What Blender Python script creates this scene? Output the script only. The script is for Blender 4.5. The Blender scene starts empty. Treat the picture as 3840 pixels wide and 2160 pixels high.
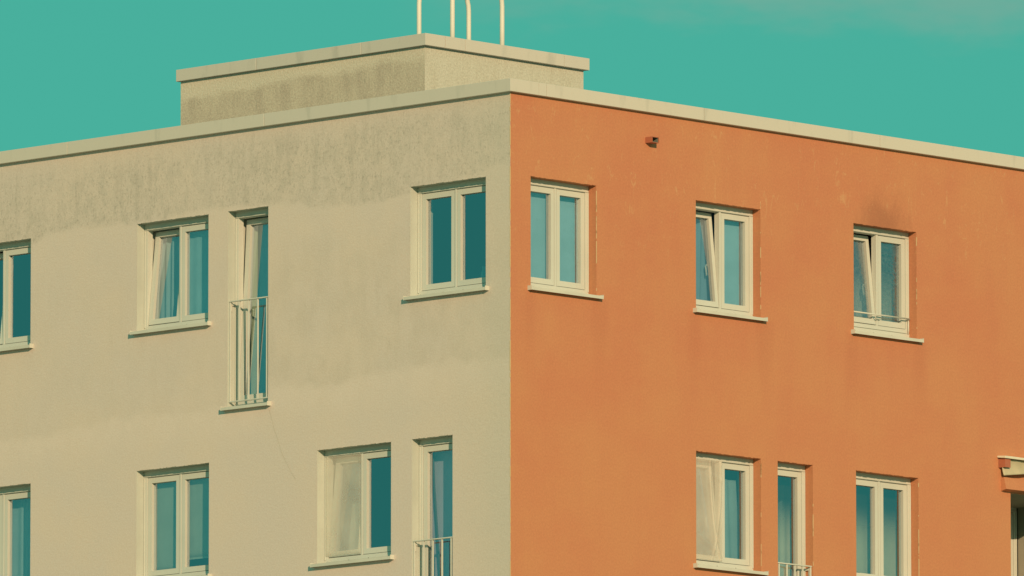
import bpy, bmesh, math, random
from math import sin, cos, radians, pi
from mathutils import Vector, Matrix
random.seed(7)
S = bpy.context.scene
COL = S.collection

# ------------------------------------------------------------------ camera, sky, sun, exposure
cam = bpy.data.cameras.new("camera")
cam.sensor_fit = 'HORIZONTAL'; cam.sensor_width = 36.0; cam.lens = 410.30
cam.clip_start = 1.0; cam.clip_end = 20000.0
camo = bpy.data.objects.new("camera", cam); COL.objects.link(camo)
camo.location = (0.0004, -128.343, 1.608)
camo.rotation_mode = 'XYZ'
camo.rotation_euler = (radians(90 + 7.5247), radians(0.0205), radians(-0.005))
S.camera = camo

SUN = Vector((0.19, -0.938, 0.288)).normalized()          # towards the sun
EL = math.asin(SUN.z); AZ = math.atan2(SUN.x, SUN.y)
world = bpy.data.worlds.new("World"); S.world = world
world.use_nodes = True
wt = world.node_tree; wt.nodes.clear()


def L(nt, a, b): nt.links.new(a, b)


def setin(nt, sock, v):
    if isinstance(v, bpy.types.NodeSocket): nt.links.new(v, sock)
    elif isinstance(v, (tuple, list)):
        sock.default_value = tuple(v) + ((1.0,) if len(sock.default_value) == 4 and len(v) == 3 else ())
    else: sock.default_value = v


def M_(nt, op, a, b=0.0, clamp=False):
    n = nt.nodes.new("ShaderNodeMath"); n.operation = op; n.use_clamp = clamp
    setin(nt, n.inputs[0], a); setin(nt, n.inputs[1], b)
    return n.outputs[0]


def mixc(nt, f, a, b, mode='MIX'):
    n = nt.nodes.new("ShaderNodeMix"); n.data_type = 'RGBA'; n.blend_type = mode
    setin(nt, n.inputs[0], f); setin(nt, n.inputs[6], a); setin(nt, n.inputs[7], b)
    return n.outputs[2]


def smooth(nt, x, a, b):                                   # 0 at a, 1 at b
    n = nt.nodes.new("ShaderNodeMapRange"); n.interpolation_type = 'SMOOTHSTEP'
    setin(nt, n.inputs[0], x); setin(nt, n.inputs[1], a); setin(nt, n.inputs[2], b)
    n.inputs[3].default_value = 0; n.inputs[4].default_value = 1
    return n.outputs[0]


def noise(nt, vec, scale, detail=3.0, rough=0.55, dist=0.0):
    n = nt.nodes.new("ShaderNodeTexNoise")
    setin(nt, n.inputs['Vector'], vec); n.inputs['Scale'].default_value = scale
    n.inputs['Detail'].default_value = detail; n.inputs['Roughness'].default_value = rough
    n.inputs['Distortion'].default_value = dist
    return n.outputs[0]


def xyz(nt, x, y, z=0.0):
    n = nt.nodes.new("ShaderNodeCombineXYZ")
    for i, v in enumerate((x, y, z)): setin(nt, n.inputs[i], v)
    return n.outputs[0]


sky = wt.nodes.new("ShaderNodeTexSky"); sky.sky_type = 'NISHITA'; sky.sun_disc = False
sky.sun_elevation = EL; sky.sun_rotation = AZ
sky.air_density = 1.0; sky.dust_density = 0.6; sky.ozone_density = 1.0
bw = wt.nodes.new("ShaderNodeRGBToBW"); L(wt, sky.outputs[0], bw.inputs[0])
# the sky of this place is an even turquoise: the physical sky keeps part of its own gradient
tint = mixc(wt, 1.0, sky.outputs[0], (0.10, 0.60, 0.36), 'MULTIPLY')
base = mixc(wt, 0.80, tint, (0.72, 4.45, 3.55))
tc = wt.nodes.new("ShaderNodeTexCoord")
sp = wt.nodes.new("ShaderNodeSeparateXYZ"); L(wt, tc.outputs['Generated'], sp.inputs[0])
cn = noise(wt, xyz(wt, M_(wt, 'MULTIPLY', sp.outputs[0], 60), M_(wt, 'MULTIPLY', sp.outputs[1], 8), M_(wt, 'MULTIPLY', sp.outputs[2], 160)), 1.0, 4, 0.6)
hi = smooth(wt, M_(wt, 'ADD', sp.outputs[2], M_(wt, 'MULTIPLY', M_(wt, 'SUBTRACT', cn, 0.5), 0.016)), 0.1510, 0.1580)
sd = smooth(wt, sp.outputs[0], -0.012, 0.006)
cl = M_(wt, 'MULTIPLY', M_(wt, 'MULTIPLY', hi, sd), 0.62)
base = mixc(wt, cl, base, (2.1, 4.05, 3.25))
bg = wt.nodes.new("ShaderNodeBackground"); bg.inputs[1].default_value = 0.10
L(wt, base, bg.inputs[0])
wo = wt.nodes.new("ShaderNodeOutputWorld"); L(wt, bg.outputs[0], wo.inputs[0])

sl = bpy.data.lights.new("sun", 'SUN'); sl.energy = 3.9; sl.angle = radians(0.5); sl.color = (1.0, 0.685, 0.395)
so = bpy.data.objects.new("sun", sl); COL.objects.link(so)
so.rotation_mode = 'QUATERNION'; so.rotation_quaternion = SUN.to_track_quat('Z', 'Y'); so.location = (20, -60, 60)

vs = S.view_settings
S.display_settings.display_device = 'sRGB'
vs.view_transform = 'Standard'; vs.look = 'None'; vs.exposure = 0.0; vs.gamma = 1.0; vs.use_curve_mapping = False
S.cycles.max_bounces = 10; S.cycles.transparent_max_bounces = 24; S.cycles.diffuse_bounces = 4
S.cycles.glossy_bounces = 4; S.cycles.caustics_reflective = False; S.cycles.caustics_refractive = False

# ------------------------------------------------------------------ building frame
TH = radians(43.9624)
UL = Vector((-cos(TH), sin(TH), 0)); UR = Vector((sin(TH), cos(TH), 0))   # along the grey wall / the orange wall


def pt(w, u, d, z):                                        # along the wall, into the wall, up
    if w == 'L': return UL * u + UR * d + Vector((0, 0, z))
    if w == 'R': return UR * u + UL * d + Vector((0, 0, z))
    return Vector((u, d, z))


class MB:
    def __init__(s): s.v = []; s.f = []; s.m = []; s.uv = []; s.sm = []

    def vert(s, w, p, xf=None):
        q = xf(*p) if xf else p
        s.v.append(pt(w, *q)); s.uv.append((p[0] + 0.7 * p[1], p[2])); return len(s.v) - 1

    def face(s, w, pts, m=0, smooth=False, xf=None):
        s.f.append([s.vert(w, p, xf) for p in pts]); s.m.append(m); s.sm.append(smooth)

    def box(s, w, u0, u1, d0, d1, z0, z1, m=0, xf=None):
        i = [s.vert(w, (u, d, z), xf) for u in (u0, u1) for d in (d0, d1) for z in (z0, z1)]
        for q in ((0, 1, 3, 2), (4, 6, 7, 5), (0, 4, 5, 1), (2, 3, 7, 6), (0, 2, 6, 4), (1, 5, 7, 3)):
            s.f.append([i[k] for k in q]); s.m.append(m); s.sm.append(False)

    def prism(s, w, prof, u0, u1, m=0, xf=None):            # prof: (d, z) outline pushed along u
        a = [s.vert(w, (u0, d, z), xf) for d, z in prof]; b = [s.vert(w, (u1, d, z), xf) for d, z in prof]
        n = len(prof)
        for k in range(n):
            s.f.append([a[k], a[(k + 1) % n], b[(k + 1) % n], b[k]]); s.m.append(m); s.sm.append(False)
        s.f.append(a[::-1]); s.f.append(b); s.m += [m, m]; s.sm += [False, False]

    def tube(s, w, pts, r, n=10, m=0, xf=None):
        P = [pt(w, *(xf(*p) if xf else p)) for p in pts]
        rings = []; x = None
        for k, p in enumerate(P):
            t = (P[min(k + 1, len(P) - 1)] - P[max(k - 1, 0)]).normalized()
            if x is None: x = t.cross(Vector((0, 0, 1)) if abs(t.z) < 0.9 else Vector((1, 0, 0)))
            x = (x - t * x.dot(t)).normalized(); y = t.cross(x).normalized()
            ring = []
            for j in range(n):
                ring.append(len(s.v)); s.v.append(p + x * r * cos(2 * pi * j / n) + y * r * sin(2 * pi * j / n)); s.uv.append((j / n, k * .1))
            rings.append(ring)
        for a, b in zip(rings, rings[1:]):
            for j in range(n):
                s.f.append([a[j], a[(j + 1) % n], b[(j + 1) % n], b[j]]); s.m.append(m); s.sm.append(True)
        s.f.append(rings[0][::-1]); s.f.append(rings[-1]); s.m += [m, m]; s.sm += [False, False]

    def sheet(s, w, nu, nz, fn, th=0.003, m=0):             # fn(i, j) in 0..1 -> (u, d, z); closed thin cloth
        base = len(s.v)
        for side in (0, 1):
            for j in range(nz + 1):
                for i in range(nu + 1):
                    u, d, z = fn(i / nu, j / nz); s.vert(w, (u, d + side * th, z))
        W = nu + 1; N = W * (nz + 1)
        def add(q): s.f.append([base + k for k in q]); s.m.append(m); s.sm.append(True)
        for j in range(nz):
            for i in range(nu):
                a = j * W + i; add((a, a + 1, a + W + 1, a + W)); add((N + a, N + a + W, N + a + W + 1, N + a + 1))
        for i in range(nu):
            add((i, N + i, N + i + 1, i + 1)); k = nz * W + i; add((k, k + 1, N + k + 1, N + k))
        for j in range(nz):
            a = j * W; add((a, a + W, N + a + W, N + a)); k = j * W + nu; add((k, N + k, N + k + W, k + W))

    def build(s, name, mats, parent=None, base=False, bevel=0.0, recalc=True):
        me = bpy.data.meshes.new(name)
        o = bpy.data.objects.new(name, me); COL.objects.link(o)
        org = Vector((0, 0, 0))
        if base:
            xs = [v.x for v in s.v]; ys = [v.y for v in s.v]
            org = Vector(((min(xs) + max(xs)) / 2, (min(ys) + max(ys)) / 2, min(v.z for v in s.v)))
        me.from_pydata([tuple(v - org) for v in s.v], [], s.f)
        uvl = me.uv_layers.new(name="metres")
        for lp in me.loops: uvl.data[lp.index].uv = s.uv[lp.vertex_index]
        for p, m, sm in zip(me.polygons, s.m, s.sm): p.material_index = m; p.use_smooth = sm
        for m in (mats if isinstance(mats, (list, tuple)) else [mats]): me.materials.append(m)
        if recalc:
            bm = bmesh.new(); bm.from_mesh(me); bmesh.ops.recalc_face_normals(bm, faces=bm.faces); bm.to_mesh(me); bm.free()
        o.location = org
        if parent: o.parent = parent
        if bevel:
            b = o.modifiers.new("bevel", 'BEVEL'); b.width = bevel; b.segments = 2; b.limit_method = 'ANGLE'
        return o


def tag(o, label=None, cat=None, group=None, kind=None):
    if label: o["label"] = label
    if cat: o["category"] = cat
    if group: o["group"] = group
    if kind: o["kind"] = kind
    return o


def empty(name, loc):
    o = bpy.data.objects.new(name, None); COL.objects.link(o); o.location = loc; o.empty_display_size = 0.3
    return o


# ------------------------------------------------------------------ materials
def mat(name):
    m = bpy.data.materials.new(name); m.use_nodes = True
    nt = m.node_tree; b = nt.nodes["Principled BSDF"]
    b.inputs['Specular IOR Level'].default_value = 0.25
    return m, nt, b


def uvz(nt):
    t = nt.nodes.new("ShaderNodeUVMap"); t.uv_map = "metres"
    s = nt.nodes.new("ShaderNodeSeparateXYZ"); nt.links.new(t.outputs[0], s.inputs[0])
    return t.outputs[0], s.outputs[0], s.outputs[1]


def bump(nt, b, h, strength, dist=0.01):
    n = nt.nodes.new("ShaderNodeBump"); n.inputs['Strength'].default_value = strength; n.inputs['Distance'].default_value = dist
    nt.links.new(h, n.inputs['Height']); nt.links.new(n.outputs[0], b.inputs['Normal'])


def interp(nt, x, pts):                                    # piecewise-linear height over u
    n = nt.nodes.new("ShaderNodeFloatCurve"); c = n.mapping.curves[0]
    lo, hi = pts[0][0], pts[-1][0]
    zs = [p[1] for p in pts]; z0, z1 = min(zs) - .01, max(zs) + .01
    while len(c.points) < len(pts): c.points.new(0.5, 0.5)
    for p, (a, z) in zip(c.points, pts): p.location = ((a - lo) / (hi - lo), (z - z0) / (z1 - z0)); p.handle_type = 'VECTOR'
    n.mapping.update()
    nt.links.new(M_(nt, 'DIVIDE', M_(nt, 'SUBTRACT', x, lo), hi - lo, True), n.inputs[1])
    return M_(nt, 'ADD', M_(nt, 'MULTIPLY', n.outputs[0], z1 - z0), z0)


def grey_render():
    m, nt, b = mat("weathered cream render")
    uv, u, z = uvz(nt)
    stretch = xyz(nt, M_(nt, 'MULTIPLY', u, 7.0), M_(nt, 'MULTIPLY', z, 0.9))
    blotch = noise(nt, uv, 0.9, 4, 0.6)
    streak = noise(nt, stretch, 1.0, 4, 0.65)
    grain = noise(nt, uv, 48, 3, 0.7)
    speck = noise(nt, xyz(nt, M_(nt, 'MULTIPLY', u, 34), M_(nt, 'MULTIPLY', z, 20)), 1.0, 3, 0.7)
    jag = noise(nt, uv, 5.0, 4, 0.6)
    col = mixc(nt, smooth(nt, blotch, 0.3, 0.7), (0.665, 0.64, 0.535), (0.695, 0.65, 0.52))
    # old line of the scaffold: everything above it is dirtier
    e1 = interp(nt, u, [(0, 19.95), (0.25, 19.97), (0.52, 19.88), (1.5, 19.76), (2.4, 19.73), (3.15, 19.76), (3.3, 19.83), (3.72, 19.86), (4.5, 19.90), (5.9, 19.87), (6.97, 19.89), (7.45, 19.86), (7.55, 19.80), (8.3, 19.72), (9.0, 19.7)])
    zz = M_(nt, 'SUBTRACT', M_(nt, 'ADD', z, M_(nt, 'MULTIPLY', M_(nt, 'SUBTRACT', jag, 0.5), 0.16)), e1)
    top = M_(nt, 'MULTIPLY', smooth(nt, zz, -0.04, 0.05), M_(nt, 'SUBTRACT', 1.0, M_(nt, 'MULTIPLY', smooth(nt, M_(nt, 'ADD', z, M_(nt, 'MULTIPLY', M_(nt, 'SUBTRACT', blotch, .5), .4)), 20.45, 20.72), .6)))
    top = M_(nt, 'MULTIPLY', top, M_(nt, 'ADD', .5, M_(nt, 'MULTIPLY', smooth(nt, noise(nt, uv, .55, 3, .6), .32, .62), .65), True))
    m3 = smooth(nt, noise(nt, xyz(nt, M_(nt, 'MULTIPLY', u, 9), M_(nt, 'MULTIPLY', z, 4.5)), 1.0, 5, .72), .40, .64)
    col = mixc(nt, M_(nt, 'MULTIPLY', top, M_(nt, 'ADD', .30, M_(nt, 'MULTIPLY', m3, .66))), col, (0.555, 0.545, 0.44))
    st = M_(nt, 'MULTIPLY', smooth(nt, streak, 0.50, 0.76), top)
    col = mixc(nt, M_(nt, 'MULTIPLY', st, 0.45), col, (0.44, 0.435, 0.35))
    cz = M_(nt, 'SUBTRACT', 1.0, smooth(nt, u, 0.0, 1.6))
    dots = M_(nt, 'MULTIPLY', smooth(nt, speck, 0.50, 0.70), M_(nt, 'ADD', M_(nt, 'MULTIPLY', top, 0.75), M_(nt, 'MULTIPLY', cz, 0.25), True))
    col = mixc(nt, M_(nt, 'MULTIPLY', dots, 0.7), col, (0.33, 0.335, 0.27))
    # second line half a storey below, darker band hanging above it
    e2 = interp(nt, u, [(0, 17.77), (0.8, 17.81), (1.5, 17.80), (2.35, 17.77), (2.7, 17.69), (3.7, 17.79), (4.0, 17.62), (4.8, 17.59), (6.2, 17.62), (7.4, 17.53), (9.0, 17.53)])
    z2 = M_(nt, 'SUBTRACT', M_(nt, 'ADD', z, M_(nt, 'MULTIPLY', M_(nt, 'SUBTRACT', jag, 0.5), 0.22)), e2)
    mid = M_(nt, 'MULTIPLY', smooth(nt, z2, -0.06, 0.07), M_(nt, 'SUBTRACT', 1.0, smooth(nt, M_(nt, 'ADD', z, M_(nt, 'MULTIPLY', M_(nt, 'SUBTRACT', blotch, .5), 1.6)), 18.9, 19.75)))
    mott = smooth(nt, noise(nt, xyz(nt, M_(nt, 'MULTIPLY', u, 3.2), M_(nt, 'MULTIPLY', z, 1.9)), 1.0, 5, .68), .36, .66)
    mid = M_(nt, 'MULTIPLY', mid, M_(nt, 'ADD', 0.15, M_(nt, 'MULTIPLY', mott, .85)))
    mid = M_(nt, 'MULTIPLY', mid, M_(nt, 'SUBTRACT', 1.0, M_(nt, 'MULTIPLY', smooth(nt, u, 3.6, 5.0), .55)))
    col = mixc(nt, M_(nt, 'MULTIPLY', mid, 0.6), col, (0.595, 0.57, 0.455))
    st2 = M_(nt, 'MULTIPLY', smooth(nt, streak, 0.52, 0.75), mid)
    col = mixc(nt, M_(nt, 'MULTIPLY', st2, 0.35), col, (0.50, 0.485, 0.39))
    # washed clean strip under the line
    wash = M_(nt, 'MULTIPLY', M_(nt, 'SUBTRACT', 1.0, smooth(nt, z2, -0.06, 0.06)), smooth(nt, z2, -0.50, -0.10))
    col = mixc(nt, M_(nt, 'MULTIPLY', wash, M_(nt, 'ADD', .3, M_(nt, 'MULTIPLY', mott, .5))), col, (0.725, 0.685, 0.565))
    # greenish corner
    col = mixc(nt, M_(nt, 'MULTIPLY', M_(nt, 'SUBTRACT', 1.0, smooth(nt, M_(nt, 'ADD', u, M_(nt, 'MULTIPLY', blotch, 1.2)), 0.5, 1.8)), 0.45), col, (0.575, 0.60, 0.475))
    col = mixc(nt, 1.0, col, (0.95, 0.873, 0.97), 'MULTIPLY')
    col = mixc(nt, 0.16, col, mixc(nt, smooth(nt, grain, 0.25, 0.75), (0.25, 0.25, 0.25), (0.75, 0.75, 0.75)), 'OVERLAY')
    nt.links.new(col, b.inputs['Base Color']); b.inputs['Roughness'].default_value = 0.95
    h = M_(nt, 'ADD', grain, M_(nt, 'MULTIPLY', noise(nt, uv, 14, 3, .6), 0.8))
    bump(nt, b, h, 0.22, 0.010)
    return m


def orange_render():
    m, nt, b = mat("orange painted render")
    uv, u, z = uvz(nt)
    blotch = noise(nt, uv, 0.7, 4, 0.6)
    fine = noise(nt, uv, 42, 3, 0.7)
    streak = noise(nt, xyz(nt, M_(nt, 'MULTIPLY', u, 3.2), M_(nt, 'MULTIPLY', z, 0.5)), 1.0, 4, 0.6)
    col = mixc(nt, smooth(nt, blotch, 0.3, 0.7), (0.525, 0.200, 0.120), (0.535, 0.228, 0.130))
    col = mixc(nt, M_(nt, 'MULTIPLY', smooth(nt, streak, 0.42, 0.7), 0.3), col, (0.50, 0.18, 0.115))
    pat = smooth(nt, noise(nt, xyz(nt, M_(nt, 'MULTIPLY', u, 2.0), M_(nt, 'MULTIPLY', z, 4.2)), 1.0, 5, .65), .42, .66)
    col = mixc(nt, M_(nt, 'MULTIPLY', pat, 0.18), col, (0.56, 0.25, 0.135))
    low = M_(nt, 'SUBTRACT', 1.0, smooth(nt, z, 16.0, 18.6))
    col = mixc(nt, M_(nt, 'MULTIPLY', low, 0.25), col, (0.54, 0.245, 0.125))
    # hairline scratches, densest under the coping
    def ridge(su, sz, wd, off):
        n = noise(nt, xyz(nt, M_(nt, 'ADD', M_(nt, 'MULTIPLY', u, su), off), M_(nt, 'MULTIPLY', z, sz)), 1.0, 3.5, .55)
        return M_(nt, 'SUBTRACT', 1.0, smooth(nt, M_(nt, 'ABSOLUTE', M_(nt, 'SUBTRACT', n, .5)), 0.0, wd))
    brk = smooth(nt, noise(nt, uv, 3.4, 4, .75), 0.50, 0.62)
    brk2 = smooth(nt, noise(nt, xyz(nt, M_(nt, 'ADD', u, 9.0), z), 4.6, 4, .75), 0.52, 0.63)
    ln = M_(nt, 'ADD', M_(nt, 'MULTIPLY', ridge(2.4, .55, .010, 0.0), brk), M_(nt, 'MULTIPLY', ridge(3.6, 1.5, .012, 5.0), brk2), True)
    brk = 1.0
    hi = smooth(nt, M_(nt, 'ADD', z, M_(nt, 'MULTIPLY', M_(nt, 'SUBTRACT', blotch, .5), 1.2)), 18.7, 20.0)
    low2 = M_(nt, 'MULTIPLY', smooth(nt, z, 16.5, 18.5), 0.12)
    ln = M_(nt, 'MULTIPLY', M_(nt, 'MULTIPLY', ln, brk), M_(nt, 'ADD', M_(nt, 'MULTIPLY', hi, 0.75), low2, True))
    col = mixc(nt, M_(nt, 'MULTIPLY', ln, 0.5), col, (0.60, 0.36, 0.21))
    chips = M_(nt, 'MULTIPLY', smooth(nt, noise(nt, xyz(nt, M_(nt, 'MULTIPLY', u, 24), M_(nt, 'MULTIPLY', z, 15)), 1.0, 3, .75), 0.64, 0.74), M_(nt, 'ADD', hi, 0.1, True))
    col = mixc(nt, M_(nt, 'MULTIPLY', chips, 0.4), col, (0.60, 0.36, 0.21))
    # soot over the kitchen window
    du = M_(nt, 'DIVIDE', M_(nt, 'SUBTRACT', u, 6.15), 0.58); dz = M_(nt, 'DIVIDE', M_(nt, 'SUBTRACT', z, 19.86), 0.50)
    rr = M_(nt, 'SQRT', M_(nt, 'ADD', M_(nt, 'MULTIPLY', du, du), M_(nt, 'MULTIPLY', dz, dz)))
    rr = M_(nt, 'ADD', rr, M_(nt, 'MULTIPLY', M_(nt, 'SUBTRACT', noise(nt, xyz(nt, M_(nt, 'MULTIPLY', u, 5.5), M_(nt, 'MULTIPLY', z, 2.4)), 1, 5, .6), .5), 1.3))
    soot = M_(nt, 'SUBTRACT', 1.0, smooth(nt, rr, 0.15, 1.0))
    col = mixc(nt, M_(nt, 'MULTIPLY', soot, 0.46), col, (0.25, 0.095, 0.065))
    # drip marks under the sill ends
    dr = None
    for uu, zt in ((0.30, 18.55), (1.44, 18.55), (2.97, 18.55), (4.15, 18.55), (6.80, 18.55), (5.62, 18.55), (6.9, 15.6)):
        ax = M_(nt, 'ABSOLUTE', M_(nt, 'SUBTRACT', M_(nt, 'ADD', u, M_(nt, 'MULTIPLY', M_(nt, 'SUBTRACT', streak, .5), .35)), uu))
        k = M_(nt, 'MULTIPLY', M_(nt, 'SUBTRACT', 1.0, smooth(nt, ax, 0.03, 0.17)), M_(nt, 'MULTIPLY', smooth(nt, z, zt - 1.1, zt - .15), M_(nt, 'SUBTRACT', 1.0, smooth(nt, z, zt, zt + .06))))
        dr = k if dr is None else M_(nt, 'ADD', dr, k, True)
    col = mixc(nt, M_(nt, 'MULTIPLY', dr, 0.26), col, (0.44, 0.15, 0.095))
    col = mixc(nt, 1.0, col, (0.985, 1.02, 0.94), 'MULTIPLY')
    col = mixc(nt, 0.14, col, mixc(nt, smooth(nt, fine, 0.25, 0.75), (0.25, 0.25, 0.25), (0.75, 0.75, 0.75)), 'OVERLAY')
    nt.links.new(col, b.inputs['Base Color']); b.inputs['Roughness'].default_value = 0.9
    h = M_(nt, 'ADD', fine, M_(nt, 'MULTIPLY', noise(nt, uv, 12, 3, .6), 0.8))
    bump(nt, b, h, 0.22, 0.010)
    return m


def plain(name, c, rough=0.6, var=0.06, scale=3.0, metal=0.0, bmp=0.0, spec=0.25):
    m, nt, b = mat(name)
    t = nt.nodes.new("ShaderNodeTexCoord")
    n = noise(nt, t.outputs['Object'], scale, 4, .6)
    lo = tuple(max(0, x * (1 - var)) for x in c); hi = tuple(min(1, x * (1 + var)) for x in c)
    nt.links.new(mixc(nt, smooth(nt, n, .3, .7), lo, hi), b.inputs['Base Color'])
    b.inputs['Roughness'].default_value = rough; b.inputs['Metallic'].default_value = metal
    b.inputs['Specular IOR Level'].default_value = spec
    if bmp: bump(nt, b, noise(nt, t.outputs['Object'], 40, 3, .6), bmp, .01)
    return m


def coping_mat():
    m, nt, b = mat("cream sheet metal coping")
    uv, u, z = uvz(nt)
    g = nt.nodes.new("ShaderNodeNewGeometry")
    st = noise(nt, xyz(nt, M_(nt, 'MULTIPLY', u, 5), M_(nt, 'MULTIPLY', z, 1.2)), 1, 4, .6)
    col = mixc(nt, g.outputs['Random Per Island'], (0.57, 0.55, 0.505), (0.59, 0.565, 0.51))
    col = mixc(nt, M_(nt, 'MULTIPLY', smooth(nt, st, .52, .75), .5), col, (0.40, 0.405, 0.37))
    nt.links.new(col, b.inputs['Base Color']); b.inputs['Roughness'].default_value = 0.55
    return m


def pent_mat():
    m, nt, b = mat("streaked grey render")
    uv, u, z = uvz(nt)
    jag = noise(nt, xyz(nt, M_(nt, 'MULTIPLY', u, 2.2), M_(nt, 'MULTIPLY', z, 6)), 1, 5, .6); st = noise(nt, xyz(nt, M_(nt, 'MULTIPLY', u, 4.5), M_(nt, 'MULTIPLY', z, 1.6)), 1, 5, .7)
    grain = noise(nt, uv, 40, 3, .7)
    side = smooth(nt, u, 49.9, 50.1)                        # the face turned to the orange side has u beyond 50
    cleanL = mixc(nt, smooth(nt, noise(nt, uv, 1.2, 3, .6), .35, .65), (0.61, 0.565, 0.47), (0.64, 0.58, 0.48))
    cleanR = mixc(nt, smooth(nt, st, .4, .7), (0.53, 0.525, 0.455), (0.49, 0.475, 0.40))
    e = M_(nt, 'ADD', z, M_(nt, 'MULTIPLY', M_(nt, 'SUBTRACT', jag, .5), .25))
    uf = smooth(nt, u, 0.0, 3.2)
    below = M_(nt, 'SUBTRACT', 1.0, smooth(nt, M_(nt, 'ADD', e, M_(nt, 'MULTIPLY', uf, 0.06)), 22.08, 22.21))
    dirt = mixc(nt, smooth(nt, st, .35, .68), (0.55, 0.49, 0.395), (0.44, 0.385, 0.315))
    left = mixc(nt, M_(nt, 'MULTIPLY', below, .85), cleanL, dirt)
    sp_ = smooth(nt, noise(nt, xyz(nt, M_(nt, 'MULTIPLY', u, 24), M_(nt, 'MULTIPLY', z, 12)), 1, 3, .7), .58, .75)
    left = mixc(nt, M_(nt, 'MULTIPLY', M_(nt, 'MULTIPLY', sp_, below), .6), left, (0.32, 0.31, 0.25))
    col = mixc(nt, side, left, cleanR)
    col = mixc(nt, .3, col, mixc(nt, smooth(nt, grain, .25, .75), (.25, .25, .25), (.75, .75, .75)), 'OVERLAY')
    nt.links.new(col, b.inputs['Base Color']); b.inputs['Roughness'].default_value = .95
    bump(nt, b, grain, .4, .012)
    return m


def glass_mat(name="window glass", hazy=0.0):
    m = bpy.data.materials.new(name); m.use_nodes = True; nt = m.node_tree; nt.nodes.clear()
    out = nt.nodes.new("ShaderNodeOutputMaterial")
    tr = nt.nodes.new("ShaderNodeBsdfTransparent"); tr.inputs[0].default_value = (0.94, 0.98, 0.985, 1)
    gl = nt.nodes.new("ShaderNodeBsdfGlossy"); gl.inputs['Roughness'].default_value = 0.0 if not hazy else 0.12
    gl.inputs[0].default_value = (0.68, 0.84, 1, 1)
    fr = nt.nodes.new("ShaderNodeFresnel"); fr.inputs[0].default_value = 4.2
    gm = nt.nodes.new("ShaderNodeNewGeometry")               # only the outer face mirrors
    mx = nt.nodes.new("ShaderNodeMixShader"); L(nt, M_(nt, 'MULTIPLY', fr.outputs[0], M_(nt, 'SUBTRACT', 1.0, gm.outputs['Backfacing'])), mx.inputs[0]); L(nt, gl.outputs[0], mx.inputs[2])
    if hazy:
        t = nt.nodes.new("ShaderNodeTexCoord")
        n = noise(nt, t.outputs['Object'], 30, 3, .6)
        df = nt.nodes.new("ShaderNodeBsdfTranslucent"); df.inputs[0].default_value = (.5, .6, .55, 1)
        d2 = nt.nodes.new("ShaderNodeBsdfDiffuse"); d2.inputs[0].default_value = (.30, .36, .34, 1)
        ad = nt.nodes.new("ShaderNodeMixShader"); ad.inputs[0].default_value = .5; L(nt, df.outputs[0], ad.inputs[1]); L(nt, d2.outputs[0], ad.inputs[2])
        m2 = nt.nodes.new("ShaderNodeMixShader"); L(nt, M_(nt, 'MULTIPLY', smooth(nt, n, .3, .7), hazy * 2), m2.inputs[0])
        L(nt, tr.outputs[0], m2.inputs[1]); L(nt, ad.outputs[0], m2.inputs[2]); L(nt, m2.outputs[0], mx.inputs[1])
        bp = nt.nodes.new("ShaderNodeBump"); bp.inputs['Strength'].default_value = .3; bp.inputs['Distance'].default_value = .01
        L(nt, n, bp.inputs['Height']); L(nt, bp.outputs[0], gl.inputs['Normal'])
    else: L(nt, tr.outputs[0], mx.inputs[1])
    L(nt, mx.outputs[0], out.inputs[0])
    return m


def cloth_mat(name, c, see=0.0, trans=0.35, shade_fade=None):
    m = bpy.data.materials.new(name); m.use_nodes = True; nt = m.node_tree; nt.nodes.clear()
    out = nt.nodes.new("ShaderNodeOutputMaterial")
    t = nt.nodes.new("ShaderNodeTexCoord")
    n = noise(nt, t.outputs['Object'], 2.5, 3, .6)
    col = mixc(nt, smooth(nt, n, .3, .7), tuple(x * .92 for x in c), tuple(min(1, x * 1.06) for x in c))
    a = nt.nodes.new("ShaderNodeBsdfDiffuse"); b = nt.nodes.new("ShaderNodeBsdfTranslucent")
    L(nt, col, a.inputs[0]); L(nt, col, b.inputs[0])
    mx = nt.nodes.new("ShaderNodeMixShader"); mx.inputs[0].default_value = trans
    L(nt, a.outputs[0], mx.inputs[1]); L(nt, b.outputs[0], mx.inputs[2]); o = mx.outputs[0]
    if shade_fade:                                               # net thinned upward to imitate a lintel's soft shade, heights above the hem
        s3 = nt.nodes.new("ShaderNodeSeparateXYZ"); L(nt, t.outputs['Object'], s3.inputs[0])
        see = M_(nt, 'MULTIPLY', smooth(nt, M_(nt, 'ADD', s3.outputs[2], M_(nt, 'MULTIPLY', M_(nt, 'SUBTRACT', n, .5), .25)), shade_fade[0], shade_fade[1]), .97)
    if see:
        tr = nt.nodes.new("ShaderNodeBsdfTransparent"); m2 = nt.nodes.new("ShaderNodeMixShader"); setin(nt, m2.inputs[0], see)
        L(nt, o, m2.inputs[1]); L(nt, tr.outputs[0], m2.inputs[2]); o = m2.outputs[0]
    L(nt, o, out.inputs[0])
    return m


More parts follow.
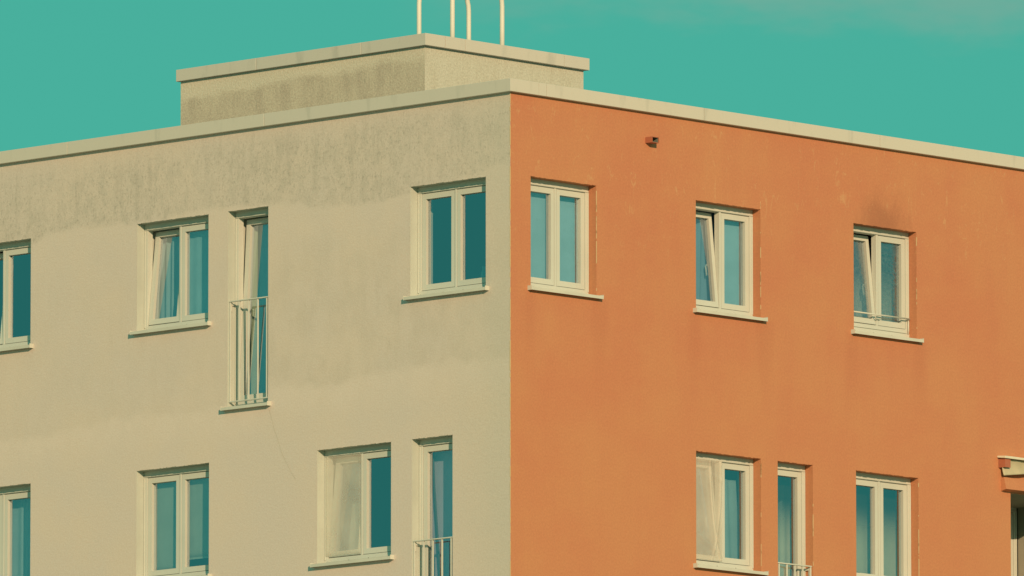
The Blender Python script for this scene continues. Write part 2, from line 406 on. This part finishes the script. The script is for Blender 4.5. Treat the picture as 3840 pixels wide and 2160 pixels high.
GREY = grey_render(); ORANGE = orange_render(); COPING = coping_mat(); PENT = pent_mat()
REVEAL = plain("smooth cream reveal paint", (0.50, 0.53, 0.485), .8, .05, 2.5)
PVC = plain("cream white window plastic", (0.575, 0.59, 0.545), .4, .03, 1.5)
GASKET = plain("dark rubber gasket", (0.09, 0.08, 0.07), .7)
SILLM = plain("cream aluminium sill", (0.58, 0.585, 0.53), .45, .05, 3)
METAL = plain("cream painted steel", (0.59, 0.60, 0.55), .45, .05, 4)
HOOPM = plain("cream powder coated tube", (0.68, 0.66, 0.60), .5, .03, 3)
ROOFM = plain("grey roofing felt", (0.18, 0.18, 0.17), .9, .15, 2)
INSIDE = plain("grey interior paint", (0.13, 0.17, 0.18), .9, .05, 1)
SPOUTM = plain("painted brown orange spout", (0.40, 0.14, 0.085), .6, .06, 8)
SPOUTIN = plain("dull zinc lining", (0.16, 0.19, 0.17), .6, .1, 8)
GLASS = glass_mat(); FROST = glass_mat("ornamental glass", .16)
HANDLE = plain("white handle enamel", (0.75, 0.74, 0.62), .3)

# ------------------------------------------------------------------ ground
g = MB(); g.face('W', [(-6000, -6000, 0), (6000, -6000, 0), (6000, 6000, 0), (-6000, 6000, 0)])
GROUND = plain("pale bounce ground", (0.44, 0.36, 0.27), .95, .25, .2)  # unseen ground, paled so its bounce lifts the shaded window heads
tag(g.build("ground", GROUND, recalc=False), kind='structure')

# ------------------------------------------------------------------ the apartment building
B = tag(empty("apartment_building", (0, 0, 0)), "flat roofed apartment block with one grey cream side and one orange side", "building")

# (wall, u0, u1, sill z, head z)
OPEN = {
    'L': [(7.70, 8.86, 18.60, 19.85), (4.775, 5.94, 18.60, 19.85), (3.81, 4.46, 17.60, 19.85), (0.38, 1.555, 18.60, 19.85),
          (7.685, 8.86, 15.71, 17.0), (4.755, 5.935, 15.71, 17.0), (1.855, 3.02, 15.705, 17.0), (0.895, 1.53, 14.75, 17.0)],
    'R': [(0.325, 1.385, 18.60, 19.85), (3.015, 4.09, 18.60, 19.85), (5.66, 6.735, 18.60, 19.85),
          (3.01, 4.085, 15.705, 17.0), (4.365, 4.955, 14.75, 17.0), (5.685, 6.75, 15.705, 17.0), (8.345, 9.6, 14.75, 16.96)],
}
LEN = {'L': 16.0, 'R': 15.0}; TOPZ = 20.80; WT = 0.36


def wall(w, mats, label):
    mb = MB(); ops = OPEN[w]
    us = sorted({0.0, LEN[w]} | {o[0] for o in ops} | {o[1] for o in ops}); zs = sorted({0.0, TOPZ} | {o[2] for o in ops} | {o[3] for o in ops})
    for a, b_ in zip(us, us[1:]):
        for c, d_ in zip(zs, zs[1:]):
            if any(o[0] - 1e-6 <= a and b_ <= o[1] + 1e-6 and o[2] - 1e-6 <= c and d_ <= o[3] + 1e-6 for o in ops): continue
            mb.face(w, [(a, 0, c), (b_, 0, c), (b_, 0, d_), (a, 0, d_)])
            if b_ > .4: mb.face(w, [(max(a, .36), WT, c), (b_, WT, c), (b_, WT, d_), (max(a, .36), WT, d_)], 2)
    for u0, u1, z0, z1 in ops:
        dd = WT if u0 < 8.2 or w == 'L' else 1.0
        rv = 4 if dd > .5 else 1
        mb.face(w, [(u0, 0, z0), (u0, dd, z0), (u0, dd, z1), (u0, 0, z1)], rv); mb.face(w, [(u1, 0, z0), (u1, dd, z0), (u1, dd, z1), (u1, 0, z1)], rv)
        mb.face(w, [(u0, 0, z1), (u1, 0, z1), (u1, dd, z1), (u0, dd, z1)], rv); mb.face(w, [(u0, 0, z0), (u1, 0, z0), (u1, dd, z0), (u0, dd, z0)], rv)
        # rough plaster lip along the head and chipped arris beside it: small irregular crumbs of render
        x = u0 + .01
        while x < u1 - .02:
            ln = random.uniform(.02, .07); h = random.uniform(.001, .006)
            x2 = min(x + ln, u1 - .01)
            mb.box(w, x, x2, -.002, .012, z1 - h, z1 + .001, 0); x = x2 + random.uniform(0, .03)
    if w == 'R':                                            # chipped arris along the right hand reveals
        for i, (_, u, za, zb) in enumerate(ops[:6]):
            z = za + .05 + random.uniform(0, .1); zt = zb + (.1 if i == 1 else -.05)
            while z < zt - .03:
                if random.random() < (.8, .9, .85, .6, .4, .6)[i]:
                    h = random.choice((.015, .03, .05, .12, .25)); mb.box('R', u - .0005, u + random.uniform(.0015, .006), -.0025, .004, z, min(z + h, zt - .01), 3)
                z += random.choice((.03, .06, .14, .28))
    if w == 'L':                                            # nicked edge where the two paints meet
        z = 12.0
        while z < 20.7:
            h = random.uniform(.03, .22); mb.box('L', -.0022, random.uniform(.003, .011), -.0022, .003, z, min(z + h, 20.75), 3); z += h + random.uniform(.0, .12)
    o = mb.build("wall", mats, B, recalc=False)
    tag(o, label)
    return o


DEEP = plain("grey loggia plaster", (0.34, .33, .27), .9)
CHIP = plain("bare pale render", (0.62, .47, .28), .9)


wall('L', [GREY, REVEAL, INSIDE, CHIP], "weathered grey cream rendered wall")
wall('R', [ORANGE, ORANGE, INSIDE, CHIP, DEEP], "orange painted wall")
# closing walls at the back, roof, floors, core and partitions behind the glass
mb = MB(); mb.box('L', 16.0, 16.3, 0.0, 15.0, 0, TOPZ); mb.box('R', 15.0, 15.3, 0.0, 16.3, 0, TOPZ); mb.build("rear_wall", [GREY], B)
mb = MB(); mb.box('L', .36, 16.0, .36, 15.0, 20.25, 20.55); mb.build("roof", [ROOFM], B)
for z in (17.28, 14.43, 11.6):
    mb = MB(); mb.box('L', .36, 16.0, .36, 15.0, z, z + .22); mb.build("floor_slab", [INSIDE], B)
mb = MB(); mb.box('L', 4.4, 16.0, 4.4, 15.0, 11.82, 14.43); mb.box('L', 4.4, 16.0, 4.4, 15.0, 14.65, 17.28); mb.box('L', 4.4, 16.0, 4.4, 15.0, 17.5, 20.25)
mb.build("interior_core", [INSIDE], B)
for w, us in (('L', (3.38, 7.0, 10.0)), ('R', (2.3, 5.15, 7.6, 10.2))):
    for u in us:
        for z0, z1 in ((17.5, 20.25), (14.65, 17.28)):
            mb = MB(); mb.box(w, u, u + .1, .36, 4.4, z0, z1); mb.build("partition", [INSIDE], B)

# copings
def coping(w, ends, z0, z1, p, name="coping", shift=(0, 0), par=None):
    pass

cap = MB()
Z0, Z1, OV, INN = 20.760, 20.903, 0.058, 0.40
cutsL = [-OV, 3.824, 7.04, 10.2, 13.4, 16.3]
for a, b_ in zip(cutsL, cutsL[1:]): cap.box('L', a + (.003 if a > 0 else 0), b_ - .003, -OV, INN, Z0, Z1)
cutsR = [INN + .001, 0.56, 2.76, 5.57, 6.88, 10.0, 12.5, 15.3]
cap.box('R', -OV + .0, .526, -OV + .0005, INN - .001, Z0 + .0005, Z1 - .0005) if False else None
prev = INN + .002
cutsR = [prev, 0.526, 3.1, 6.06, 9.2, 12.2, 15.3]
for a, b_ in zip(cutsR, cutsR[1:]): cap.box('R', a + .003, b_ - .003, -OV, INN, Z0, Z1)
cap.build("parapet_coping", [COPING], B, bevel=.003)

# rooftop room set back from both sides
PA, PB = 5.285, 4.040                                       # its corner along the two walls
ph = MB()
def ppt(a, b_, z): return UL * (PA + a) + UR * (PB + b_) + Vector((0, 0, z))
def pbox(mb, a0, a1, b0, b1, z0, z1, m=0, uoff=0.0):
    mb.box('L', PA + a0, PA + a1, PB + b0, PB + b1, z0, z1, m)
i0 = len(ph.v)
LW, RW = 4.075, 2.688
def phface(q, uv): 
    idx = []
    for p, t in zip(q, uv): ph.v.append(ppt(*p)); ph.uv.append(t); idx.append(len(ph.v) - 1)
    ph.f.append(idx); ph.m.append(0); ph.sm.append(False)
phface([(0, 0, 20.55), (LW, 0, 20.55), (LW, 0, 22.33), (0, 0, 22.33)], [(0, 20.55), (LW, 20.55), (LW, 22.33), (0, 22.33)])
phface([(0, 0, 20.55), (0, 0, 22.33), (0, RW, 22.33), (0, RW, 20.55)], [(60, 20.55), (60, 22.33), (60 + RW, 22.33), (60 + RW, 20.55)])
phface([(LW, 0, 20.55), (LW, RW, 20.55), (LW, RW, 22.33), (LW, 0, 22.33)], [(70, 20.55), (73, 20.55), (73, 22.33), (70, 22.33)])
phface([(0, RW, 20.55), (0, RW, 22.33), (LW, RW, 22.33), (LW, RW, 20.55)], [(80, 20.55), (80, 22.33), (84, 22.33), (84, 20.55)])
phface([(0, 0, 22.33), (LW, 0, 22.33), (LW, RW, 22.33), (0, RW, 22.33)], [(90, 20), (94, 20), (94, 22), (90, 22)])
PHO = tag(ph.build("rooftop_room", [PENT], B, recalc=False), "low streaked rooftop room set back behind the parapet")
pc = MB(); o_, q0, q1 = .06, 22.287, 22.428
cl = [-o_, 1.0, 2.75, LW + .034]
for a, b_ in zip(cl, cl[1:]): pbox(pc, a + (.003 if a > 0 else 0), b_ - .003, -.05, .28, q0, q1)
cr = [.284, .62, 2.3, RW + .046]
for a, b_ in zip(cr, cr[1:]): pbox(pc, -o_, .28, a + .003, b_ - .003, q0, q1)
pbox(pc, .282, LW + .034, RW - .2, RW + .046, q0, q1); pbox(pc, LW - .2, LW + .034, .282, RW - .202, q0, q1)
pc.build("coping", [COPING], PHO, bevel=.003)

# square spout through the orange wall
sp_ = MB(); u0, z0, W_, H_, P_ = 2.185, 20.412, .112, .066, .108
sp_.prism('R', [(-P_, z0), (.02, z0), (.02, z0 + .006), (-P_, z0 + .006)], u0, u0 + W_)
sp_.prism('R', [(-P_, z0 + H_ - .006), (.02, z0 + H_ - .006), (.02, z0 + H_), (-P_, z0 + H_)], u0, u0 + W_)
sp_.box('R', u0, u0 + .006, -P_, .02, z0 + .0062, z0 + H_ - .0062); sp_.box('R', u0 + W_ - .006, u0 + W_, -P_, .02, z0 + .0062, z0 + H_ - .0062)
sp_.box('R', u0 + .0062, u0 + W_ - .0062, -.004, .02, z0 + .0062, z0 + H_ - .0062, 1)
sp_.box('R', u0 + .0062, u0 + W_ - .0062, -P_ + .012, -.005, z0 + .0063, z0 + .009, 1)
sp_.box('R', u0 + W_ - .009, u0 + W_ - .0062, -P_ + .012, -.005, z0 + .0095, z0 + H_ - .0065, 1)
sp_.build("drain_spout", [SPOUTM, SPOUTIN], B)

# crack running down from the upper french window
cr_ = MB(); pts = [(3.785, 17.52), (3.74, 17.40), (3.70, 17.28), (3.66, 17.20), (3.60, 17.05), (3.555, 16.963), (3.47, 16.84), (3.428, 16.772), (3.364, 16.70)]
for (a, za), (b_, zb) in zip(pts, pts[1:]):
    cr_.face('L', [(a, -.002, za), (a + .0035, -.002, za), (b_ + .0035, -.002, zb), (b_, -.002, zb)])
cr_.build("crack", [plain("dirt in crack", (0.50, .47, .38), .9)], B, recalc=False)


# ------------------------------------------------------------------ windows
def tilt_xf(zh_, lean):                                     # top leans into the room about the bottom edge
    zb, zt = zh_; ang = math.atan2(lean, zt - zb); c, s_ = cos(ang), sin(ang); d0 = .17
    return lambda u, d, z: (u, d0 + (d - d0) * c + (z - zb) * s_, zb + (z - zb) * c - (d - d0) * s_)


def sash(w, par, a, b_, z0, z1, lean=0.0, glass=None, handle=None, st=.062, dd=0.0, lab=None, cross=None, sa=None, sb=None):
    xf = tilt_xf((z0, z1), lean) if lean else None
    f0, f1, gd = .128 + dd, .196 + dd, .166 + dd
    mb = MB(); bt = st
    sa = sa or st; sb = sb or st
    mb.box(w, a, a + sa, f0, f1, z0, z1, 0, xf); mb.box(w, b_ - sb, b_, f0, f1, z0, z1, 0, xf)
    mb.box(w, a + sa, b_ - sb, f0, f1, z0, z0 + bt, 0, xf); mb.box(w, a + sa, b_ - sb, f0, f1, z1 - bt, z1, 0, xf)
    if cross: mb.box(w, a + sa, b_ - sb, f0 + .01, f1, cross - .03, cross + .03, 0, xf)
    o = mb.build("sash", [PVC, GASKET], par)
    if lab: tag(o, lab)
    pm = MB(); pm.box(w, a + sa, b_ - sb, gd, gd + .02, z0 + bt, z1 - bt, 0, xf)
    pm.build("pane", [glass or GLASS], par)
    if handle:
        hu = a + st * .5 if handle == 'a' else b_ - st * .5
        hz = z0 + (z1 - z0) * (.47 if z1 - z0 < 1.5 else .45)
        hm = MB(); hm.box(w, hu - .014, hu + .014, f1, f1 + .012, hz - .035, hz + .035, 0, xf)
        hm.tube(w, [(hu, f1 + .01, hz), (hu, f1 + .045, hz), (hu, f1 + .055, hz - .02), (hu, f1 + .05, hz - .12)], .010, 8, 0, xf)
        hm.build("handle", [HANDLE], par)
    return xf


def window(w, u0, u1, z0, z1, label, double=True, lean=None, name="window", glass=(None, None), sill=True, screen=None, cross=None, d0=0.0, foot=0.0):
    """lean / screen: which half, 'lo' (small u) or 'hi' (large u)"""
    f = MB(); D0, D1 = .12 + d0, .20 + d0; e = .052; hd = .075; bz = z0 + .022 + foot
    if foot: f.box(w, u0, u1, D0 - .006, D1, z0 + .022, bz)
    f.box(w, u0, u0 + e, D0, D1, bz, z1); f.box(w, u1 - e, u1, D0, D1, bz, z1)
    f.box(w, u0 + e, u1 - e, D0, D1, bz, bz + e); f.box(w, u0 + e, u1 - e, D0, D1, z1 - hd, z1)
    # stepped profile lines of the frame
    f.box(w, u0 + e, u1 - e, D0 - .012, D0, bz + .004, bz + .022); f.box(w, u0 + .004, u1 - .004, D0 - .009, D0, z1 - hd + .004, z1 - hd + .016)
    f.box(w, u0 + .004, u0 + .020, D0 - .009, D0, bz + .03, z1 - hd); f.box(w, u1 - .020, u1 - .004, D0 - .009, D0, bz + .03, z1 - hd)
    mid = (u0 + u1) / 2
    if double: f.box(w, mid - .016, mid + .016, D0 + .004, D1, bz + e, z1 - hd)
    # dark seal between frame and sash
    gp = .006
    f.box(w, u0 + e, u1 - e, D1 - .02, D1 - .015, bz + e, bz + e + gp, 1)
    W = tag(f.build(name, [PVC, GASKET], B, bevel=.004), label)
    zb, zt = bz + e + gp, z1 - hd - gp
    if double:
        halves = {'lo': (u0 + e + gp, mid - .016 - gp), 'hi': (mid + .016 + gp, u1 - e - gp)}
        for i, (k, (a, b_)) in enumerate(halves.items()):
            sash(w, W, a, b_, zb, zt, .115 if lean == k else 0, glass[i], None if lean != k else 'b' if k == 'lo' else 'a', dd=d0, sa=.050 if k == 'hi' else None, sb=.050 if k == 'lo' else None,
                 lab="sash tilted open into the room" if lean == k else None)
    else:
        sash(w, W, u0 + e + gp, u1 - e - gp, zb, zt, .115 if lean else 0, glass[0], None, dd=d0, cross=cross,
             lab="sash tilted open into the room" if lean else None)
    if sill:
        s = MB(); P = .062; x = .048
        s.prism(w, [(-P, z0 - .034), (-P + .012, z0 - .034), (-P + .012, z0 - .012), (.118, z0 + .004), (.118, z0 + .018), (-P, z0)], u0 + .004, u1 - .004)
        s.prism(w, [(-P, z0 - .034), (-P + .012, z0 - .034), (-P + .012, z0 - .014), (-.001, z0 - .010), (-.001, z0 + .006), (-P, z0)], u0 - x, u0 + .0035)
        s.prism(w, [(-P, z0 - .034), (-P + .012, z0 - .034), (-P + .012, z0 - .014), (-.001, z0 - .010), (-.001, z0 + .006), (-P, z0)], u1 - .0035, u1 + x)
        for q in (u0 - x - .004, u1 + x): s.box(w, q, q + .004, -P - .002, -.0005, z0 - .036, z0 + .014)
        k = u0 + .15
        while k < u1 - .1: s.tube(w, [(k, .108, z0 + .03), (k, .1195, z0 + .03)], .006, 6, 1); k += .31
        s.build("sill", [SILLM, GASKET], W)
    return W


def railing(w, u0, u1, zt, zb, n=5):
    r = MB(); d = .028
    r.box(w, u0 + .004, u1 - .004, d - .016, d + .016, zt - .014, zt); bt = MB(); bt.box(w, u0 + .004, u1 - .004, d - .014, d + .014, zb, zb + .014)
    for q in (u0 + .012, u1 - .012):
        sgn = 1 if q < (u0 + u1) / 2 else -1
        r.box(w, q - .008, q + .008, d + .016, .1195, zt - .052, zt - .030); r.box(w, q - .006, q + .006, d + .016, d + .03, zt - .12, zt - .02)
    o = r.build("railing", [METAL], B, bevel=.003); bt.build("bottom_rail", [METAL], o, bevel=.003)
    for k in range(n):
        u = u0 + .045 + (u1 - u0 - .06) * k / (n - 1)
        q = MB(); q.box(w, u - .0085, u + .0085, d - .0085, d + .0085, zb + .0142, zt - .0142); q.build("baluster", [METAL], o, bevel=.002)
    return o


O = OPEN
def win(w, i, label, **k):
    u0, u1, z0, z1 = O[w][i]; return window(w, u0, u1, z0, z1, label, **k)

W1 = win('L', 0, "upper window cut by the photo's left edge, one sash tilted", lean='hi')
W2 = win('L', 1, "upper grey wall window with its left sash tilted beside the french window", lean='hi')
F1 = win('L', 2, "upper tall french window tilted open behind a railing", double=False, lean='hi', name="french_window")
W3 = win('L', 3, "upper grey wall window with dark empty panes at the corner")
W4 = win('R', 0, "upper orange wall window with pale blinds at the corner")
W5 = win('R', 1, "upper orange wall window with left sash tilted, no bar", lean='lo')
W6 = win('R', 2, "upper orange wall window with ornamental glass and a safety bar", lean='lo', glass=(FROST, FROST), foot=.05)
W7 = win('L', 4, "lower window cut by the photo's left edge")
W8 = win('L', 5, "lower grey wall window with grey green blinds in both panes")
W9 = win('L', 6, "lower grey wall window with a fly screen over its left half", lean='hi')
F2 = win('L', 7, "lower grey wall french window behind a railing", double=False, name="french_window")
W10 = win('R', 3, "lower orange wall window with a loose sheet over its left half", lean='lo')
F3 = win('R', 4, "lower orange wall french window behind a railing", double=False, name="french_window")
W11 = win('R', 5, "lower orange wall window with sunlit lower panes")
tag(railing('L', 3.81, 4.46, 18.822, 17.66), "railing of the upper french window")
tag(railing('L', .895, 1.53, 15.86, 14.82), "railing of the lower grey wall french window")
tag(railing('R', 4.365, 4.955, 15.846, 14.82), "railing of the lower orange wall french window")

# safety bar across the kitchen window
sb = MB(); zb = 18.842
sb.tube('R', [(5.70, .075, zb), (6.70, .075, zb)], .0085, 8)
for u in (5.70, 6.70):
    sb.tube('R', [(u, .075, zb), (u, .12, zb)], .0085, 8); sb.tube('R', [(u, .10, zb), (u, .10, zb - .17)], .007, 8)
sb.tube('R', [(6.10, .075, zb - .005), (6.13, .09, zb - .04), (6.22, .11, zb - .045), (6.28, .118, zb - .01)], .006, 6)
sb.build("safety_bar", [METAL], W6)

# fly screen and loose plastic sheet fixed over half a window
mesh_m = cloth_mat("fine fly screen", (0.88, .84, .74), see=.70, trans=.05)
s = MB(); s.sheet('L', 20, 20, lambda i, j: (2.440 + i * .556, .1085 + .002 * sin(i * 9) * sin(j * 7), 15.80 + j * 1.125), .001)
s.build("fly_screen", [mesh_m], W9)
plast = cloth_mat("milky plastic sheet", (0.84, .78, .68), see=.68, trans=.05)
def fold(i, j):
    f = .004 * sin(6 * i + 2 * j) + .014 * math.exp(-((i - .60 - .34 * (1 - j) ** 2) / .035) ** 2) + .012 * math.exp(-((i - .95 + .3 * (1 - j) ** 3) / .03) ** 2) + .014 * math.exp(-((j - .06 - .22 * (1 - i)) / .03) ** 2) + .010 * math.exp(-((j - .96 + .16 * i) / .025) ** 2)
    return (3.055 + i * .49, .100 - abs(f), 15.79 + j * 1.14)
s = MB(); s.sheet('R', 60, 60, fold, .001); s.build("plastic_sheet", [plast], W10)

# deep set window at the right edge of the photo
dw = window('R', 8.33, 9.58, 14.75, 16.98, "deep set lower window at the photo's right edge", double=True, sill=False, d0=.88)

hood = MB()
hood.prism('R', [(-.085, 16.985), (.0, 16.965), (.0, 17.135), (-.05, 17.125)], 8.175, 9.75)
tag(hood.build("lintel_hood", [ORANGE], B), "orange hood over the deep set window")

# folded awning above it
aw = tag(empty("awning", pt('R', 8.95, -.05, 17.12)), "folded beige awning with a white cap at the photo's right edge", "awning")
AWF = cloth_mat("dirty beige awning canvas", (0.55, .50, .36), trans=.1)
AWC = plain("white awning cap", (0.74, .72, .60), .4)
def part(mb, name, mats, parent, **k):
    o = mb.build(name, mats, None, **k); o.parent = parent; o.matrix_parent_inverse = Matrix.Translation(-parent.location); return o
a = MB(); a.prism('R', [(-.13, 17.335), (-.004, 17.350), (-.004, 17.372), (-.135, 17.362)], 8.11, 9.8); part(a, "cap", [AWC], aw, bevel=.004)
a = MB(); a.box('R', 8.135, 8.15, -.105, -.003, 17.235, 17.338); a.box('R', 8.1505, 8.23, -.105, -.098, 17.235, 17.338); part(a, "end_plate", [SPOUTM], aw)
a = MB(); a.sheet('R', 40, 10, lambda i, j: (8.14 + i * 1.6, -.085 + .02 * sin(j * 3.0) + .004 * sin(i * 60 + j * 2), (17.138 + .20 * i) * (1 - j) + j * 17.332), .01)
part(a, "canvas", [AWF], aw)

# ------------------------------------------------------------------ handrail hoops on the rooftop room
def hoop(a, b0, b1, label):
    mb = MB(); r = .36; zt = 22.985; P = [(a, b0, 22.34), (a, b0, 22.7), (a, b0, zt)]
    for k in range(1, 9): t = pi / 2 * k / 8; P.append((a, b0 + r - r * cos(t), zt + r * sin(t)))
    for k in range(0, 9): t = pi / 2 * k / 8; P.append((a, b1 - r + r * sin(t), zt + r * cos(t)))
    P += [(a, b1, 22.7), (a, b1, 22.34)]
    mb.tube('L', [(PA + x, PB + y, z) for x, y, z in P], .0285, 14)
    for b_ in (b0, b1): mb.tube('L', [(PA + a, PB + b_, 22.331), (PA + a, PB + b_, 22.342)], .06, 14)
    return tag(mb.build("handrail_hoop", [HOOPM], base=True), label, "handrail", "cream handrail hoops on the rooftop room")

hoop(.94, .862, 1.704, "cream tubular handrail hoop on the rooftop room, the one nearer its left end")
hoop(.39, .862, 1.704, "cream tubular handrail hoop on the rooftop room, the one nearer its right end")


# ------------------------------------------------------------------ curtains, blinds and things standing in the windows
SHIFT = {'L': .964, 'R': 1.037}                            # the rooms are seen at a slant


def drape(w, u0, u1, z0, z1, d, m, name, label, cat, amp=.02, waves=6, pinch=0.0, skew=0.0, ph=0.0, group=None):
    sh = SHIFT[w] * (d - .17); u0 += sh; u1 += sh
    mb = MB(); nu = max(24, int(waves * 9))
    def fn(i, j):
        q = i + .04 * sin(9 * i + 2) + .03 * sin(5.3 * i + ph)
        a_ = amp * (.55 + .45 * sin(3.1 * i + 1 + ph)) * (1 - .35 * j)
        u = u0 + (u1 - u0) * i
        u = u + (pinch * (1 - j)) * ((u0 + u1) / 2 - u) + skew * (1 - j)
        return (u, d + a_ * sin(2 * pi * waves * q + ph + .5 * j), z0 + (z1 - z0) * j)
    mb.sheet(w, nu, 12, fn, .002)
    return tag(mb.build(name, [m], base=True), label, cat, group)


def blind(w, u0, u1, z0, z1, d, m, label, name="roller_blind"):
    sh = SHIFT[w] * (d - .17); u0 += sh; u1 += sh
    mb = MB(); mb.sheet(w, 10, 14, lambda i, j: (u0 + (u1 - u0) * i, d + .004 * sin(4 * j + 2 * i), z0 + (z1 - z0) * j), .002)
    mb.box(w, u0, u1, d - .006, d + .010, z0 - .022, z0); mb.tube(w, [(u0, d + .02, z1 + .02), (u1, d + .02, z1 + .02)], .024, 12)
    return tag(mb.build(name, [m], base=True), label, "blind")


TEALC = cloth_mat("grey teal net", (0.46, .76, .84)); PALE = cloth_mat("pale blue grey cloth", (0.50, .70, .74))
BEIGEC = cloth_mat("beige green curtain", (0.58, .66, .48)); BLUEC = cloth_mat("blue grey curtain", (0.28, .52, .68))
BLINDC = cloth_mat("pale blue blind cloth", (0.52, .80, .94), trans=.2); GREENB = cloth_mat("grey green blind cloth", (0.46, .56, .48), trans=.2)
MAUVE = cloth_mat("grey mauve cloth", (0.62, .52, .66), trans=.1); WHITEB = cloth_mat("off white board", (0.62, .62, .52), trans=.0)
WARM = [cloth_mat("sheer warm net", (0.66, .66, .50), trans=.2, shade_fade=q) for q in ((1.35, 1.95), (.45, 1.10), (.30, .90))]  # see-through tops put the lintel's shade into the cloth

drape('L', 7.55, 7.80, 18.62, 20.0, .40, TEALC, "curtain", "narrow dim curtain hanging at the right of the cut off upper window", "curtain", .02, 3, skew=.05)
drape('L', 5.36, 5.98, 18.60, 20.1, .345, PALE, "net_curtain", "pale gathered net curtain behind the tilted sash on the grey wall", "curtain", .03, 6, ph=1)
drape('L', 4.60, 5.34, 18.60, 20.1, .245, TEALC, "net_curtain", "teal net curtain behind the closed sash left of the french window", "curtain", .02, 6, ph=2)
drape('L', 4.17, 4.46, 17.52, 20.1, .345, BEIGEC, "curtain", "beige green curtain hanging along the left of the upper french window", "curtain", .03, 4, pinch=.2)
drape('L', 3.60, 4.22, 17.52, 20.1, .38, TEALC, "curtain", "blue grey curtain filling the upper french window behind the beige one", "curtain", .035, 6, ph=.6)
blind('R', .30, .86, 18.62, 19.95, .245, BLINDC, "pale blue blind behind the left pane of the orange corner window")
blind('R', .87, 1.42, 18.62, 19.95, .245, BLINDC, "pale blue blind behind the right pane of the orange corner window")
drape('R', 2.95, 3.60, 18.6, 20.1, .36, BLUEC, "curtain", "blue grey curtain drawn aside behind the tilted sash on the orange wall", "curtain", .035, 5, skew=-.06)
blind('R', 3.58, 4.14, 18.62, 19.95, .245, BLINDC, "pale blue blind right of the tilted sash on the orange wall")
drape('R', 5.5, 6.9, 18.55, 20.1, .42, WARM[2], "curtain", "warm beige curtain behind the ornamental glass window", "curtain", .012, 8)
drape('L', 7.55, 8.35, 15.7, 17.2, .29, PALE, "curtain", "dim teal curtain in the cut off lower window", "curtain", .012, 6)
blind('L', 5.34, 5.90, 15.84, 16.95, .235, GREENB, "grey green blind reaching low behind the left pane of the lower window")
blind('L', 4.74, 5.32, 15.97, 16.95, .235, GREENB, "shorter grey green blind behind the right pane of the lower window")
drape('L', .70, 1.60, 14.7, 17.2, .30, MAUVE, "curtain", "grey mauve cloth hanging inside the lower grey wall french window", "curtain", .006, 2)
drape('R', 3.60, 3.86, 15.6, 16.78, .36, PALE, "curtain", "pale cloth hanging behind the right pane of the window with the loose sheet", "curtain", .01, 2, skew=.05, pinch=-.3)
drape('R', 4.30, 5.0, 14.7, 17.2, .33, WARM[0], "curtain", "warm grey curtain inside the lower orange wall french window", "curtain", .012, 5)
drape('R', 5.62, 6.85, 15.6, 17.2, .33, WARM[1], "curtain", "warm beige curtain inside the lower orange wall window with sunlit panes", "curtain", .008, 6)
s = MB(); s.tube('L', [(1.46, .262, 16.95), (1.435, .262, 16.5), (1.39, .262, 16.0), (1.345, .262, 15.5), (1.33, .262, 15.1)], .011, 8)  # dark tube drawn where a cable's shadow crosses the cloth
tag(s.build("cord_shadow", [GASKET], base=True), "dark cord tube in place of a slanted shadow inside the lower grey wall french window", "cord_shadow")
s = MB(); s.box('L', 3.95, 4.35, .385, .46, 18.17, 18.20)
tag(s.build("shelf", [PVC], base=True), "pale shelf edge behind the glass of the upper french window", "shelf")

s = MB(); s.prism('L', [(.27, 15.80), (.29, 15.80), (.36, 16.40), (.34, 16.40)], 2.60, 2.80)
tag(s.build("board", [WHITEB], base=True), "off white board leaning inside behind the fly screen", "board")


def lathe(w, u, d, z, prof, m, name, label, cat):
    mb = MB(); n = 16; c = pt(w, u, d, z); rings = []
    for r, h in prof:
        ring = []
        for j in range(n): ring.append(len(mb.v)); mb.v.append(c + Vector((r * cos(2 * pi * j / n), r * sin(2 * pi * j / n), h))); mb.uv.append((j / n, h))
        rings.append(ring)
    for a_, b_ in zip(rings, rings[1:]):
        for j in range(n): mb.f.append([a_[j], a_[(j + 1) % n], b_[(j + 1) % n], b_[j]]); mb.m.append(0); mb.sm.append(True)
    mb.f.append(rings[0][::-1]); mb.f.append(rings[-1]); mb.m += [0, 0]; mb.sm += [False, False]
    return tag(mb.build(name, [m], base=True), label, cat)

for w, u0, u1, zs in (('L', .38, 1.555, 18.60), ('R', 5.685, 6.75, 15.705), ('R', 5.66, 6.735, 18.60), ('L', 1.855, 3.02, 15.705)):
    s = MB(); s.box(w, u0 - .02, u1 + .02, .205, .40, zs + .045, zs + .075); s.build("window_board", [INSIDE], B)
JARM = plain("teal glazed pottery", (0.10, .22, .22), .35)
lathe('L', .66, .28, 18.675, [(.02, 0), (.045, .0), (.05, .08), (.048, .15), (.03, .175), (.034, .20), (.034, .215)], JARM, "jar", "teal jar standing inside the dark corner window", "jar")
lathe('R', 5.90, .30, 15.78, [(.03, 0), (.07, 0), (.11, .07), (.115, .085), (.10, .085), (.06, .02)], plain("dark bowl glaze", (.06, .09, .09), .4), "bowl", "dark bowl inside the lower orange wall window", "bowl")
lathe('R', 5.93, .30, 15.80, [(.02, 0), (.03, .02), (.035, .10), (.03, .15), (.01, .16)], plain("yellow wax", (.75, .52, .15), .5), "candle", "yellow candle standing in the dark bowl", "candle")
lathe('R', 6.42, .29, 18.675, [(.03, 0), (.045, 0), (.05, .06), (.04, .085), (.02, .09)], plain("blue plastic", (.06, .14, .36), .4), "pot", "small blue pot behind the ornamental glass", "pot")
